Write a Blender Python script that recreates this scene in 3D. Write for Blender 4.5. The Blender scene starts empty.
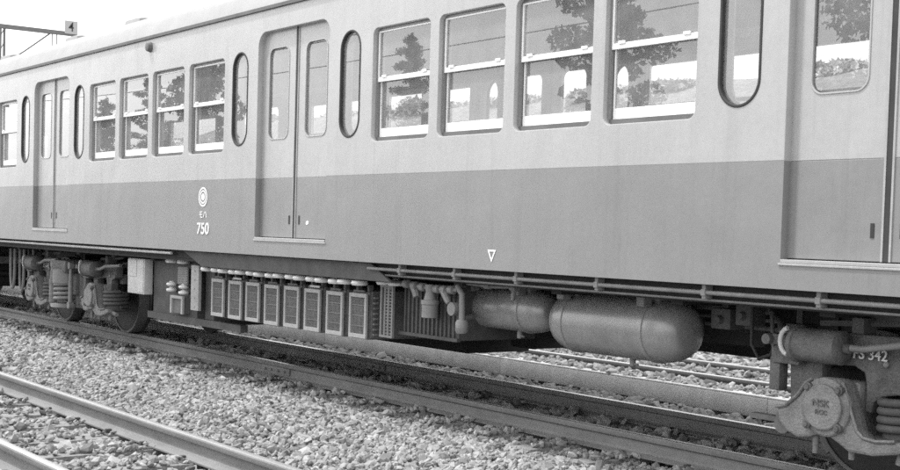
import bpy, bmesh, math, random
import numpy as np
from mathutils import Vector, Matrix

random.seed(7)
rng = np.random.default_rng(7)
scene = bpy.context.scene
COL = scene.collection
R = math.radians

# ------------------------------------------------------------------ camera
cd = bpy.data.cameras.new("camera")
cam = bpy.data.objects.new("camera", cd)
COL.objects.link(cam)
cd.sensor_width = 36.0
cd.lens = 36.0 * 1308.4 / 900.0
cd.shift_y = (286.8 - 235.0) / 900.0
cd.clip_start = 0.1
cd.clip_end = 2000.0
_r = Vector((0.59207904, 0.80534924, 0.02924052))
_u = Vector((-0.05050897, 0.00087182, 0.99872323))
_f = Vector((-0.8042955, 0.5928, -0.04119355))
m3 = Matrix((_r, _u, -_f)).transposed()
cam.matrix_world = Matrix.Translation((0, -5.559, 1.35)) @ m3.to_4x4()
scene.camera = cam

# ------------------------------------------------------------------ sky, sun, exposure
SUN_EL, SUN_DIR = R(64), Vector((-0.72, -0.69, 0))
w = bpy.data.worlds.new("World")
scene.world = w
w.use_nodes = True
nt = w.node_tree
nt.nodes.clear()
sky = nt.nodes.new("ShaderNodeTexSky")
sky.sky_type = 'NISHITA'
sky.sun_disc = False
sky.sun_elevation = SUN_EL
sky.sun_rotation = math.atan2(SUN_DIR.x, SUN_DIR.y)
sky.air_density = 3.0
sky.dust_density = 1.0
sky.ozone_density = 1.0
bw = nt.nodes.new("ShaderNodeRGBToBW")
bg = nt.nodes.new("ShaderNodeBackground")
bg.inputs["Strength"].default_value = 0.15
wo = nt.nodes.new("ShaderNodeOutputWorld")
nt.links.new(sky.outputs[0], bw.inputs[0])
nt.links.new(bw.outputs[0], bg.inputs[0])
nt.links.new(bg.outputs[0], wo.inputs[0])

sl = bpy.data.lights.new("sun", 'SUN')
sl.energy = 1.5
sl.angle = R(5)
sl.color = (1, 1, 1)
sun = bpy.data.objects.new("sun", sl)
COL.objects.link(sun)
sd = SUN_DIR.normalized() * math.cos(SUN_EL) + Vector((0, 0, math.sin(SUN_EL)))
sun.rotation_euler = (-sd).to_track_quat('-Z', 'Y').to_euler()
sun.location = (0, -10, 20)

vs = scene.view_settings
vs.view_transform = 'Standard'
vs.look = 'None'
vs.exposure = 1.3
vs.gamma = 1.0
scene.cycles.filter_width = 1.6
scene.cycles.use_denoising = False     # the residual noise stands for the film grain of the photograph
scene.cycles.max_bounces = 10
scene.cycles.transparent_max_bounces = 16


# ------------------------------------------------------------------ materials (all neutral: a black-and-white photograph)
def mat(name, base, rough=0.6, metal=0.0, spec=0.4, var=0.12, scale=6.0, stretch=(1, 1, 1), fine=0.0, bump=0.0, bscale=60.0,
        attr=None, coat=0.0):
    m = bpy.data.materials.new(name)
    m.use_nodes = True
    t = m.node_tree
    b = t.nodes["Principled BSDF"]
    b.inputs["Roughness"].default_value = rough
    b.inputs["Metallic"].default_value = metal
    b.inputs["Specular IOR Level"].default_value = spec
    b.inputs["Coat Weight"].default_value = coat
    b.inputs["Coat Roughness"].default_value = 0.25
    tc = t.nodes.new("ShaderNodeTexCoord")
    mp = t.nodes.new("ShaderNodeMapping")
    mp.inputs["Scale"].default_value = stretch
    t.links.new(tc.outputs["Object"], mp.inputs[0])
    n = t.nodes.new("ShaderNodeTexNoise")
    n.inputs["Scale"].default_value = scale
    n.inputs["Detail"].default_value = 6
    n.inputs["Roughness"].default_value = 0.65
    t.links.new(mp.outputs[0], n.inputs["Vector"])
    r = t.nodes.new("ShaderNodeMapRange")
    r.inputs["From Min"].default_value = 0.3
    r.inputs["From Max"].default_value = 0.7
    r.inputs["To Min"].default_value = base * (1 - var)
    r.inputs["To Max"].default_value = base * (1 + var)
    t.links.new(n.outputs["Fac"], r.inputs["Value"])
    out = r.outputs["Result"]
    if fine > 0:
        n2 = t.nodes.new("ShaderNodeTexNoise")
        n2.inputs["Scale"].default_value = scale * 14
        n2.inputs["Detail"].default_value = 4
        t.links.new(tc.outputs["Object"], n2.inputs["Vector"])
        r2 = t.nodes.new("ShaderNodeMapRange")
        r2.inputs["From Min"].default_value = 0.3
        r2.inputs["From Max"].default_value = 0.7
        r2.inputs["To Min"].default_value = 1 - fine
        r2.inputs["To Max"].default_value = 1 + fine
        t.links.new(n2.outputs["Fac"], r2.inputs["Value"])
        mu = t.nodes.new("ShaderNodeMath")
        mu.operation = 'MULTIPLY'
        t.links.new(out, mu.inputs[0])
        t.links.new(r2.outputs["Result"], mu.inputs[1])
        out = mu.outputs[0]
    if attr:
        a = t.nodes.new("ShaderNodeAttribute")
        a.attribute_name = attr
        mu = t.nodes.new("ShaderNodeMath")
        mu.operation = 'MULTIPLY'
        t.links.new(out, mu.inputs[0])
        t.links.new(a.outputs["Fac"], mu.inputs[1])
        out = mu.outputs[0]
    cb = t.nodes.new("ShaderNodeCombineColor")
    for i in range(3):
        t.links.new(out, cb.inputs[i])
    t.links.new(cb.outputs[0], b.inputs["Base Color"])
    if bump > 0:
        nb = t.nodes.new("ShaderNodeTexNoise")
        nb.inputs["Scale"].default_value = bscale
        nb.inputs["Detail"].default_value = 5
        t.links.new(tc.outputs["Object"], nb.inputs["Vector"])
        bp = t.nodes.new("ShaderNodeBump")
        bp.inputs["Strength"].default_value = bump
        bp.inputs["Distance"].default_value = 0.02
        t.links.new(nb.outputs["Fac"], bp.inputs["Height"])
        t.links.new(bp.outputs[0], b.inputs["Normal"])
    return m


def glass_mat(name, tint=0.85, gain=1.6, dust_haze=0.12):
    m = bpy.data.materials.new(name)
    m.use_nodes = True
    t = m.node_tree
    t.nodes.clear()
    o = t.nodes.new("ShaderNodeOutputMaterial")
    mix = t.nodes.new("ShaderNodeMixShader")
    tr = t.nodes.new("ShaderNodeBsdfTransparent")
    tr.inputs[0].default_value = (tint, tint, tint, 1)
    gl = t.nodes.new("ShaderNodeBsdfGlossy")
    gl.inputs["Roughness"].default_value = 0.0
    # Schlick reflectance of a thin pane (both faces), the same seen from inside or outside
    lw = t.nodes.new("ShaderNodeLayerWeight")
    lw.inputs["Blend"].default_value = 0.5
    pw = t.nodes.new("ShaderNodeMath")
    pw.operation = 'POWER'
    pw.inputs[1].default_value = 5.0
    t.links.new(lw.outputs["Facing"], pw.inputs[0])
    mu = t.nodes.new("ShaderNodeMath")
    mu.operation = 'MULTIPLY_ADD'
    mu.use_clamp = True
    mu.inputs[1].default_value = 0.96 * gain
    mu.inputs[2].default_value = 0.04 * gain
    t.links.new(pw.outputs[0], mu.inputs[0])
    t.links.new(mu.outputs[0], mix.inputs[0])
    t.links.new(tr.outputs[0], mix.inputs[1])
    t.links.new(gl.outputs[0], mix.inputs[2])
    # pale dusty film, with sky glare and haze put into its colour
    df = t.nodes.new("ShaderNodeBsdfDiffuse")
    df.inputs[0].default_value = (.6, .6, .6, 1)
    tc = t.nodes.new("ShaderNodeTexCoord")
    nz = t.nodes.new("ShaderNodeTexNoise")
    nz.inputs["Scale"].default_value = 5.0
    nz.inputs["Detail"].default_value = 5
    t.links.new(tc.outputs["Object"], nz.inputs["Vector"])
    mr = t.nodes.new("ShaderNodeMapRange")
    mr.inputs["From Min"].default_value = .3
    mr.inputs["From Max"].default_value = .7
    mr.inputs["To Min"].default_value = dust_haze * .75
    mr.inputs["To Max"].default_value = dust_haze * 1.25
    t.links.new(nz.outputs["Fac"], mr.inputs["Value"])
    mx2 = t.nodes.new("ShaderNodeMixShader")
    t.links.new(mr.outputs["Result"], mx2.inputs[0])
    t.links.new(mix.outputs[0], mx2.inputs[1])
    t.links.new(df.outputs[0], mx2.inputs[2])
    t.links.new(mx2.outputs[0], o.inputs[0])
    return m


def paint(name, base):
    """old coach enamel: blotches, faint rain streaks, slightly rippled sheet steel"""
    m = mat(name, base, 0.45, var=0.05, scale=1.8, stretch=(1.2, 1, .5), fine=0.035, coat=.6)
    t = m.node_tree
    b = t.nodes["Principled BSDF"]
    b.inputs["Coat Roughness"].default_value = 0.2
    src = b.inputs["Base Color"].links[0].from_socket
    tc = t.nodes.new("ShaderNodeTexCoord")
    mp = t.nodes.new("ShaderNodeMapping")
    mp.inputs["Scale"].default_value = (1, 1, .045)
    t.links.new(tc.outputs["Object"], mp.inputs[0])
    n = t.nodes.new("ShaderNodeTexNoise")
    n.inputs["Scale"].default_value = 11
    n.inputs["Detail"].default_value = 7
    n.inputs["Roughness"].default_value = .7
    t.links.new(mp.outputs[0], n.inputs["Vector"])
    r = t.nodes.new("ShaderNodeMapRange")
    r.inputs["From Min"].default_value = .52
    r.inputs["From Max"].default_value = .78
    r.inputs["To Min"].default_value = 1.0
    r.inputs["To Max"].default_value = .84
    t.links.new(n.outputs["Fac"], r.inputs["Value"])
    mu = t.nodes.new("ShaderNodeVectorMath")
    mu.operation = 'SCALE'
    t.links.new(src, mu.inputs[0])
    t.links.new(r.outputs["Result"], mu.inputs["Scale"])
    t.links.new(mu.outputs[0], b.inputs["Base Color"])
    n3 = t.nodes.new("ShaderNodeTexNoise")
    n3.inputs["Scale"].default_value = 1.7
    n3.inputs["Detail"].default_value = 2
    t.links.new(tc.outputs["Object"], n3.inputs["Vector"])
    bp = t.nodes.new("ShaderNodeBump")
    bp.inputs["Strength"].default_value = .45
    bp.inputs["Distance"].default_value = .02
    t.links.new(n3.outputs["Fac"], bp.inputs["Height"])
    t.links.new(bp.outputs[0], b.inputs["Normal"])
    t.links.new(bp.outputs[0], b.inputs["Coat Normal"])
    return m


M = dict(
    cream=paint("pale_body_paint", 0.365),
    lower=paint("mid_grey_body_paint", 0.205),
    roof=mat("roof_canvas_paint", 0.31, 0.75, var=0.08, scale=3, fine=.05),
    gutter=mat("gutter_and_gap_shade_paint", 0.12, 0.6, var=.2),
    alu=mat("aluminium_sash", 0.86, 0.38, metal=0.0, spec=.6, var=0.04, scale=9),
    rubber=mat("black_rubber", 0.035, 0.65, var=.2),
    sill=mat("worn_steel_sill", 0.4, 0.35, metal=.3, var=.1, scale=20),
    under=mat("underframe_dark_paint", 0.022, 0.75, var=0.3, scale=9, fine=.15),
    case=mat("equipment_case_paint", 0.07, 0.65, var=0.25, scale=9, fine=.15),
    underm=mat("dusty_underframe_grey", 0.13, 0.7, var=0.22, scale=8, fine=.12),
    equip=mat("equipment_grey_paint", 0.20, 0.55, var=0.18, scale=8, fine=.1),
    pale=mat("pale_equipment_paint", 0.50, 0.55, var=0.1, scale=9, fine=.06),
    frame=mat("resistor_frame_paint", 0.34, 0.55, var=0.12, scale=10, fine=.06),
    mesh=mat("grille_wire", 0.20, 0.6, var=.2, scale=18),
    porcelain=mat("white_porcelain", 0.66, 0.25, spec=.6, var=.06),
    tank=mat("air_tank_paint", 0.24, 0.38, spec=.8, var=0.2, scale=5, fine=.1, coat=1.0),
    bogie=mat("dusty_bogie_casting", 0.115, 0.62, var=0.35, scale=9, fine=.2, bump=.4, bscale=60),
    axle=mat("dusty_axle_box_casting", 0.20, 0.6, var=0.3, scale=10, fine=.18, bump=.4, bscale=70),
    wheel=mat("wheel_steel", 0.035, 0.5, metal=.3, var=.25, scale=8),
    rim=mat("worn_wheel_rim", 0.13, 0.5, metal=.2, var=.2, scale=9),
    tread=mat("polished_wheel_tread", 0.5, 0.3, metal=.9, var=.1),
    letter=mat("white_lettering", 0.82, 0.6, var=.04),
    dimletter=mat("worn_white_lettering", 0.66, 0.65, var=.12, scale=40),
    interior=mat("interior_panel", 0.5, 0.6, var=.05),
    floor=mat("floor_lino", 0.15, 0.6, var=.1),
    glass=glass_mat("window_glass", 0.95, 3.2, .22),
    rail=mat("rusty_rail_side", 0.18, 0.7, var=.2, scale=7, stretch=(.4, 1, 1), fine=.12, bump=.15, bscale=90),
    rail_dusty=mat("dusty_rail_side", 0.46, 0.75, var=.12, scale=7, stretch=(.4, 1, 1), fine=.08),
    railtop=mat("polished_rail_head", 0.62, 0.32, metal=.75, var=.12, scale=6, stretch=(.2, 3, 1)),
    sleeper=mat("weathered_sleeper_wood", 0.22, 0.85, var=.3, scale=5, stretch=(6, .6, 1), fine=.25, bump=.4, bscale=40),
    spike=mat("rusty_spike", 0.07, 0.8, var=.3),
    stone=mat("crushed_stone", 0.265, 0.85, var=.2, scale=9, fine=.14, attr="tone"),
    bed=mat("ballast_bed", 0.15, 0.95, var=.35, scale=11, fine=.4, bump=.9, bscale=22),
    gravel=mat("pale_gravel_yard", 0.32, 0.95, var=.4, scale=1.6, fine=.3, bump=.9, bscale=9),
    concrete=mat("weathered_concrete", 0.5, 0.85, var=.15, scale=6, fine=.1, bump=.2, bscale=60),
    grass=mat("dry_grass_slope", 0.23, 0.95, var=.3, scale=.35, fine=.3, bump=.6, bscale=2),
    bark=mat("tree_bark", 0.09, 0.9, var=.3, scale=6, stretch=(4, 4, .6), bump=.5, bscale=20),
    leaf=mat("broad_leaves", 0.12, 0.6, var=.15, scale=.9, attr="tone"),
    needle=mat("pine_needles", 0.10, 0.65, var=.15, scale=.9, attr="tone"),
    bush=mat("bush_leaves", 0.36, 0.7, var=.15, scale=.8, attr="tone"),
    steel=mat("gantry_steel", 0.16, 0.6, var=.15, scale=5),
    plate=mat("white_enamel_plate", 0.42, 0.45, var=.03),
    black=mat("black_paint", 0.03, 0.5, var=.1),
)


# ------------------------------------------------------------------ mesh helpers
class MB:
    def __init__(s):
        s.v, s.f, s.mi = [], [], []
        s.m = 0

    def add(s, vs_, fs_):
        o = len(s.v)
        s.v += [tuple(p) for p in vs_]
        s.f += [tuple(i + o for i in f) for f in fs_]
        s.mi += [s.m] * len(fs_)
        return s

    def box(s, x0, x1, y0, y1, z0, z1, c=0.0):
        if c <= 0:
            s.add([(x0, y0, z0), (x1, y0, z0), (x1, y1, z0), (x0, y1, z0), (x0, y0, z1), (x1, y0, z1), (x1, y1, z1), (x0, y1, z1)],
                  [(0, 3, 2, 1), (4, 5, 6, 7), (0, 1, 5, 4), (1, 2, 6, 5), (2, 3, 7, 6), (3, 0, 4, 7)])
        else:   # chamfered box
            bm = bmesh.new()
            bmesh.ops.create_cube(bm, size=1)
            for v in bm.verts:
                v.co = Vector(((x0 + x1) / 2 + v.co.x * (x1 - x0), (y0 + y1) / 2 + v.co.y * (y1 - y0), (z0 + z1) / 2 + v.co.z * (z1 - z0)))
            bmesh.ops.bevel(bm, geom=bm.edges[:], offset=c, segments=2, profile=.6, affect='EDGES')
            s.bm(bm)
        return s

    def bm(s, bm):
        bm.verts.index_update()
        s.add([v.co[:] for v in bm.verts], [[v.index for v in f.verts] for f in bm.faces])
        bm.free()
        return s

    def tube(s, pts, r, n=8, cap=True):
        pts = [Vector(p) for p in pts]
        rs = r if isinstance(r, (list, tuple)) else [r] * len(pts)
        rings = []
        up = None
        for i, p in enumerate(pts):
            a = pts[max(0, i - 1)]
            b = pts[min(len(pts) - 1, i + 1)]
            d = (b - a).normalized()
            if up is None:
                up = Vector((0, 0, 1)) if abs(d.z) < .9 else Vector((1, 0, 0))
            x = d.cross(up).normalized()
            y = x.cross(d).normalized()
            up = y
            rings.append([p + x * math.cos(k * 2 * math.pi / n) * rs[i] + y * math.sin(k * 2 * math.pi / n) * rs[i] for k in range(n)])
        V = [q for rg in rings for q in rg]
        F = []
        for i in range(len(pts) - 1):
            for k in range(n):
                F.append((i * n + k, i * n + (k + 1) % n, (i + 1) * n + (k + 1) % n, (i + 1) * n + k))
        if cap:
            F.append(tuple(range(n - 1, -1, -1)))
            F.append(tuple((len(pts) - 1) * n + k for k in range(n)))
        s.add(V, F)
        return s

    def lathe(s, prof, origin, axis='z', n=24, cap=True):
        """prof: list of (t along axis, radius)"""
        o = Vector(origin)
        V = []
        for t, r in prof:
            for k in range(n):
                a = 2 * math.pi * k / n
                c, d = r * math.cos(a), r * math.sin(a)
                q = {'z': (c, d, t), 'x': (t, c, d), 'y': (d, t, c)}[axis]
                V.append(o + Vector(q))
        F = []
        for i in range(len(prof) - 1):
            for k in range(n):
                F.append((i * n + k, i * n + (k + 1) % n, (i + 1) * n + (k + 1) % n, (i + 1) * n + k))
        if cap:
            F.append(tuple(range(n - 1, -1, -1)))
            F.append(tuple((len(prof) - 1) * n + k for k in range(n)))
        s.add(V, F)
        return s

    def prism(s, poly, y0, y1, bev=0.0):
        """polygon in XZ extruded along Y"""
        n = len(poly)
        if bev <= 0:
            V = [(x, y0, z) for x, z in poly] + [(x, y1, z) for x, z in poly]
            F = [tuple(range(n)), tuple(range(2 * n - 1, n - 1, -1))] + [(i + n, (i + 1) % n + n, (i + 1) % n, i) for i in range(n)]
            s.add(V, F)
        else:
            m = mesh_from_loops([poly], (y1 - y0), bev, 0, 1)
            co = [(v.co.x, v.co.y + (y0 + y1) / 2, v.co.z) for v in m.vertices]
            s.add(co, [tuple(p.vertices) for p in m.polygons])
            bpy.data.meshes.remove(m)
        return s

    def mesh(s, name, mats, smooth=None):
        me = bpy.data.meshes.new(name)
        me.from_pydata(s.v, [], s.f)
        for m in (mats if isinstance(mats, (list, tuple)) else [mats]):
            me.materials.append(m)
        me.polygons.foreach_set("material_index", s.mi)
        bm = bmesh.new()
        bm.from_mesh(me)
        bmesh.ops.recalc_face_normals(bm, faces=bm.faces[:])
        bm.to_mesh(me)
        bm.free()
        if smooth is not None:
            smooth_mesh(me, smooth)
        me.update()
        return me


def smooth_mesh(me, ang=35):
    me.polygons.foreach_set("use_smooth", [True] * len(me.polygons))
    me.set_sharp_from_angle(angle=R(ang))


def part(name, me, parent=None, loc=(0, 0, 0), rotz=0.0):
    o = bpy.data.objects.new(name, me)
    COL.objects.link(o)
    o.location = loc
    o.rotation_euler = (0, 0, rotz)
    if parent is not None:
        o.parent = parent
    return o


def tag(o, label, cat, group=None):
    o["label"] = label
    o["category"] = cat
    if group:
        o["group"] = group
    return o


def thing(name, label, cat, loc=(0, 0, 0), group=None):
    o = bpy.data.objects.new(name, None)
    COL.objects.link(o)
    o.location = loc
    o.empty_display_size = .3
    return tag(o, label, cat, group)


def copy_tree(o, parent=None, skip=()):
    c = o.copy()
    COL.objects.link(c)
    if parent is not None:
        c.parent = parent
    for ch in list(o.children):
        if ch.name.split('.')[0] not in skip:
            copy_tree(ch, c, skip)
    return c


def mesh_from_loops(loops, thick, bev=0.004, res=0, bres=1):
    """flat panel from 2D loops (outline first, then holes), standing in XZ, thick along Y, centred on y=0"""
    cu = bpy.data.curves.new("panel_curve", 'CURVE')
    cu.dimensions = '2D'
    cu.fill_mode = 'BOTH'
    cu.extrude = max(thick / 2 - bev, 1e-4)
    cu.bevel_depth = bev
    cu.bevel_resolution = bres
    cu.offset = -bev
    for lp in loops:
        sp = cu.splines.new('POLY')
        sp.points.add(len(lp) - 1)
        for q, (x, z) in zip(sp.points, lp):
            q.co = (x, z, 0, 1)
        sp.use_cyclic_u = True
    o = bpy.data.objects.new("panel_tmp", cu)
    me = bpy.data.meshes.new_from_object(o)
    bpy.data.objects.remove(o)
    bpy.data.curves.remove(cu)
    n = len(me.vertices)
    co = np.empty(n * 3)
    me.vertices.foreach_get("co", co)
    co = co.reshape(-1, 3)
    me.vertices.foreach_set("co", np.stack([co[:, 0], -co[:, 2], co[:, 1]], 1).ravel())
    me.update()
    return me


def panel(name, loops, y_out, thick, m, bev=0.004):
    me = mesh_from_loops(loops, thick, bev)
    me.name = name
    me.transform(Matrix.Translation((0, y_out + thick / 2, 0)))
    me.materials.clear()
    me.materials.append(m)
    smooth_mesh(me, 30)
    return me


def rrect(x0, x1, z0, z1, r, n=6, corners=(1, 1, 1, 1)):
    """rounded rectangle loop, corners: bl, br, tr, tl"""
    out = []
    cs = [((x0 + r, z0 + r), 180, 270, (x0, z0)), ((x1 - r, z0 + r), 270, 360, (x1, z0)),
          ((x1 - r, z1 - r), 0, 90, (x1, z1)), ((x0 + r, z1 - r), 90, 180, (x0, z1))]
    for on, (c, a0, a1, p) in zip(corners, cs):
        if not on:
            out.append(p)
            continue
        for k in range(n + 1):
            a = R(a0 + (a1 - a0) * k / n)
            out.append((c[0] + r * math.cos(a), c[1] + r * math.sin(a)))
    return out


def text_mesh(txt, size, m, depth=0.004, sx=1.0, align='CENTER'):
    cu = bpy.data.curves.new("lettering_curve", 'FONT')
    cu.body = txt
    cu.size = size
    cu.extrude = depth / 2
    cu.align_x = align
    cu.align_y = 'CENTER'
    cu.offset = size * 0.008
    o = bpy.data.objects.new("lettering_tmp", cu)
    me = bpy.data.meshes.new_from_object(o)
    bpy.data.objects.remove(o)
    bpy.data.curves.remove(cu)
    me.transform(Matrix.Rotation(R(90), 4, 'X') @ Matrix.Diagonal((sx, 1, 1, 1)))
    me.materials.clear()
    me.materials.append(m)
    return me


# ================================================================== GROUND
def struct(o):
    o["kind"] = "structure"
    return o


def sheet(name, ys_zs, x0, x1, m, nx=2):
    mb = MB()
    xs = [x0 + (x1 - x0) * i / (nx - 1) for i in range(nx)]
    V = [(x, y, z) for y, z in ys_zs for x in xs]
    F = [(j * nx + i, j * nx + i + 1, (j + 1) * nx + i + 1, (j + 1) * nx + i) for j in range(len(ys_zs) - 1) for i in range(nx - 1)]
    mb.add(V, F)
    return struct(part(name, mb.mesh(name, m, 40)))


# near track -2.463, train track 1.427, next track 4.61
YN, YT, YE = -2.463, 1.427, 5.68
ZE = -0.10


def bed_z(y):
    y = np.asarray(y, float)
    z = np.full(y.shape, -0.20)
    # shoulder ridge between near track and train track
    z = z + 0.075 * np.exp(-((y + 0.52) / 0.62) ** 4)
    # between the rails the stones are a little lower, behind the train bed drops
    z = np.where(y > 2.1, z - 0.13 * np.clip((y - 2.1) / .5, 0, 1), z)
    z = np.where(y > 4.10, -.10 - .145 * np.clip((y - 4.45) / .2, 0, 1), z)
    z = np.where(y > 5.1, z + 0.08 * np.clip((y - 5.14) / .2, 0, 1), z)
    z = np.where(y > 6.5, -.15 + .09 * np.clip((y - 6.6) / 2.9, 0, 1), z)
    return z


ysb = np.linspace(-8, 6.5, 120)
sheet("ballast_bed", [(float(y), float(bed_z(y)) - 0.012) for y in ysb], -60, 25, M["bed"])
sheet("ground", [(-260, -0.5), (-30, -.45), (-8.6, -.42), (-7.9, -.32), (6.2, -.42), (7.0, -.42), (14, -.42), (22, -.5), (700, -0.6)], -500, 400, M["gravel"], 3)
sheet("gravel_yard", [(6.3, -.19), (6.6, -.15), (7.5, -.12), (9.5, -.06), (12.5, -.1), (14.6, -.4)], -70, 30, M["gravel"], 3)
# low grassed bank far behind the train
hp = MB()
xs = np.linspace(-150, 60, 60)
prof = [(19, -.55), (21, .3), (24, 3.2), (27, 5.9), (30, 7.1), (36, 7.3), (60, 6.6), (90, -.7)]
V, F = [], []
for (y, z) in prof:
    for i, x in enumerate(xs):
        k = 1 + .018 * math.sin(x * .21 + y * .1) + .012 * math.sin(x * .53 + 1.3)
        V.append((x, y + .8 * math.sin(x * .13), z * k if z > 0 else z))
nx = len(xs)
for j in range(len(prof) - 1):
    for i in range(nx - 1):
        F.append((j * nx + i, j * nx + i + 1, (j + 1) * nx + i + 1, (j + 1) * nx + i))
hp.add(V, F)
struct(part("grass_bank", hp.mesh("grass_bank", M["grass"], 60)))


# ------------------------------------------------------------------ tracks
def rail_mesh(x0, x1, side="rail"):
    pr = [(-.0635, -.153), (.0635, -.153), (.0635, -.143), (.02, -.128), (.009, -.112), (.008, -.052), (.030, -.040), (.0325, -.034),
          (.0325, -.010), (.027, -.002), (.018, 0), (-.018, 0), (-.027, -.002), (-.0325, -.010), (-.0325, -.034), (-.030, -.040),
          (-.008, -.052), (-.009, -.112), (-.02, -.128), (-.0635, -.143)]
    mb = MB()
    n = len(pr)
    mb.add([(x0, y, z) for y, z in pr] + [(x1, y, z) for y, z in pr], [])
    o = 0
    for i in range(n):
        mb.m = 1 if 9 <= i <= 11 or i in (8, 12) and False else 0
        mb.f.append((i, (i + 1) % n, (i + 1) % n + n, i + n))
        mb.mi.append(mb.m)
    mb.m = 0
    mb.f += [tuple(range(n)), tuple(range(2 * n - 1, n - 1, -1))]
    mb.mi += [0, 0]
    return mb.mesh("rail", [M[side], M["railtop"]], 32)


SLEEPER_X = {}


def make_track(y, z, x0, x1, label, joints=()):
    t = thing("railway_track", label, "railway track", (0, y, z), "parallel railway tracks")
    cuts = [x0] + sorted(joints) + [x1]
    for s in (-1, 1):
        for a, b in zip(cuts[:-1], cuts[1:]):
            part("rail", rail_mesh(a + .003, b - .003, "rail"), t, (0, s * .5655, 0))
        for j in joints:
            jb = MB()
            jb.box(j - .28, j + .28, -.026, -.010, -.118, -.046, .004)
            jb.box(j - .28, j + .28, .010, .026, -.118, -.046, .004)
            for q in (-.2, -.07, .07, .2):
                jb.lathe([(-.045, .012), (-.026, .014)], (j + q, 0, -.082), 'y', 8)
            part("fishplate", jb.mesh("fishplate", M["rail"], 30), t, (0, s * .5655, 0))
    sm = []
    for k in range(3):
        mb = MB()
        mb.box(-.115, .115, -1.05, 1.05, -.30, -.157, .012)
        me = mb.mesh("sleeper", M["sleeper"], 40)
        sm.append(me)
    xs_ = np.arange(x0 + .3, x1 - .2, .62)
    sp = MB()
    SLEEPER_X[y] = xs_
    for i, x in enumerate(xs_):
        o = part("sleeper", sm[i % 3], t, (float(x) + random.uniform(-.02, .02), random.uniform(-.03, .03), random.uniform(-.006, .002)),
                 R(random.uniform(-1.2, 1.2)))
        for s in (-1, 1):
            for q in (-1, 1):
                yy = s * .5655 + q * .078
                sp.box(x - .012 + q * .05, x + .012 + q * .05, yy - .016, yy + .016, -.16, -.128)
                sp.box(x - .016 + q * .05, x + .016 + q * .05, yy - q * .006 - .02, yy - q * .006 + .02, -.141, -.126)
            sp.box(x - .085, x + .085, s * .5655 - .125, s * .5655 + .125, -.158, -.1535)
    so = part("rail_spikes", sp.mesh("rail_spikes", M["spike"]), t)
    so["kind"] = "stuff"
    return t


make_track(YN, 0.0, -34, 4, "empty railway track in the foreground, nearest to the camera, beside the pale ballast", joints=(-12.98,))
make_track(YT, 0.0, -44, 4, "railway track that the electric train car stands on", joints=(-11.6,))
make_track(YE, ZE, -44, 4, "railway track behind the train, seen in the gap under the air tanks", joints=())

# concrete cable trough between the train's track and the next one
ct = thing("cable_trough", "long smooth concrete cable trough lying in the ballast behind the train's track", "cable trough", (0, 4.05, -.30))
for i in range(12):
    x = -44 + i * 4.0
    kb = MB()
    kb.box(x + .003, x + 3.997, 0, .10, 0, .185, .006)
    kb.box(x + .003, x + 3.997, .30, .40, 0, .185, .006)
    part("trough_section", kb.mesh("trough_section", M["concrete"], 30), ct, (0, 0, 0))
    kb = MB()
    kb.box(x + .004, x + 3.996, .004, .396, .187, .205, .004)
    part("lid", kb.mesh("lid", M["concrete"], 30), ct, (0, 0, 0))


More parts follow.
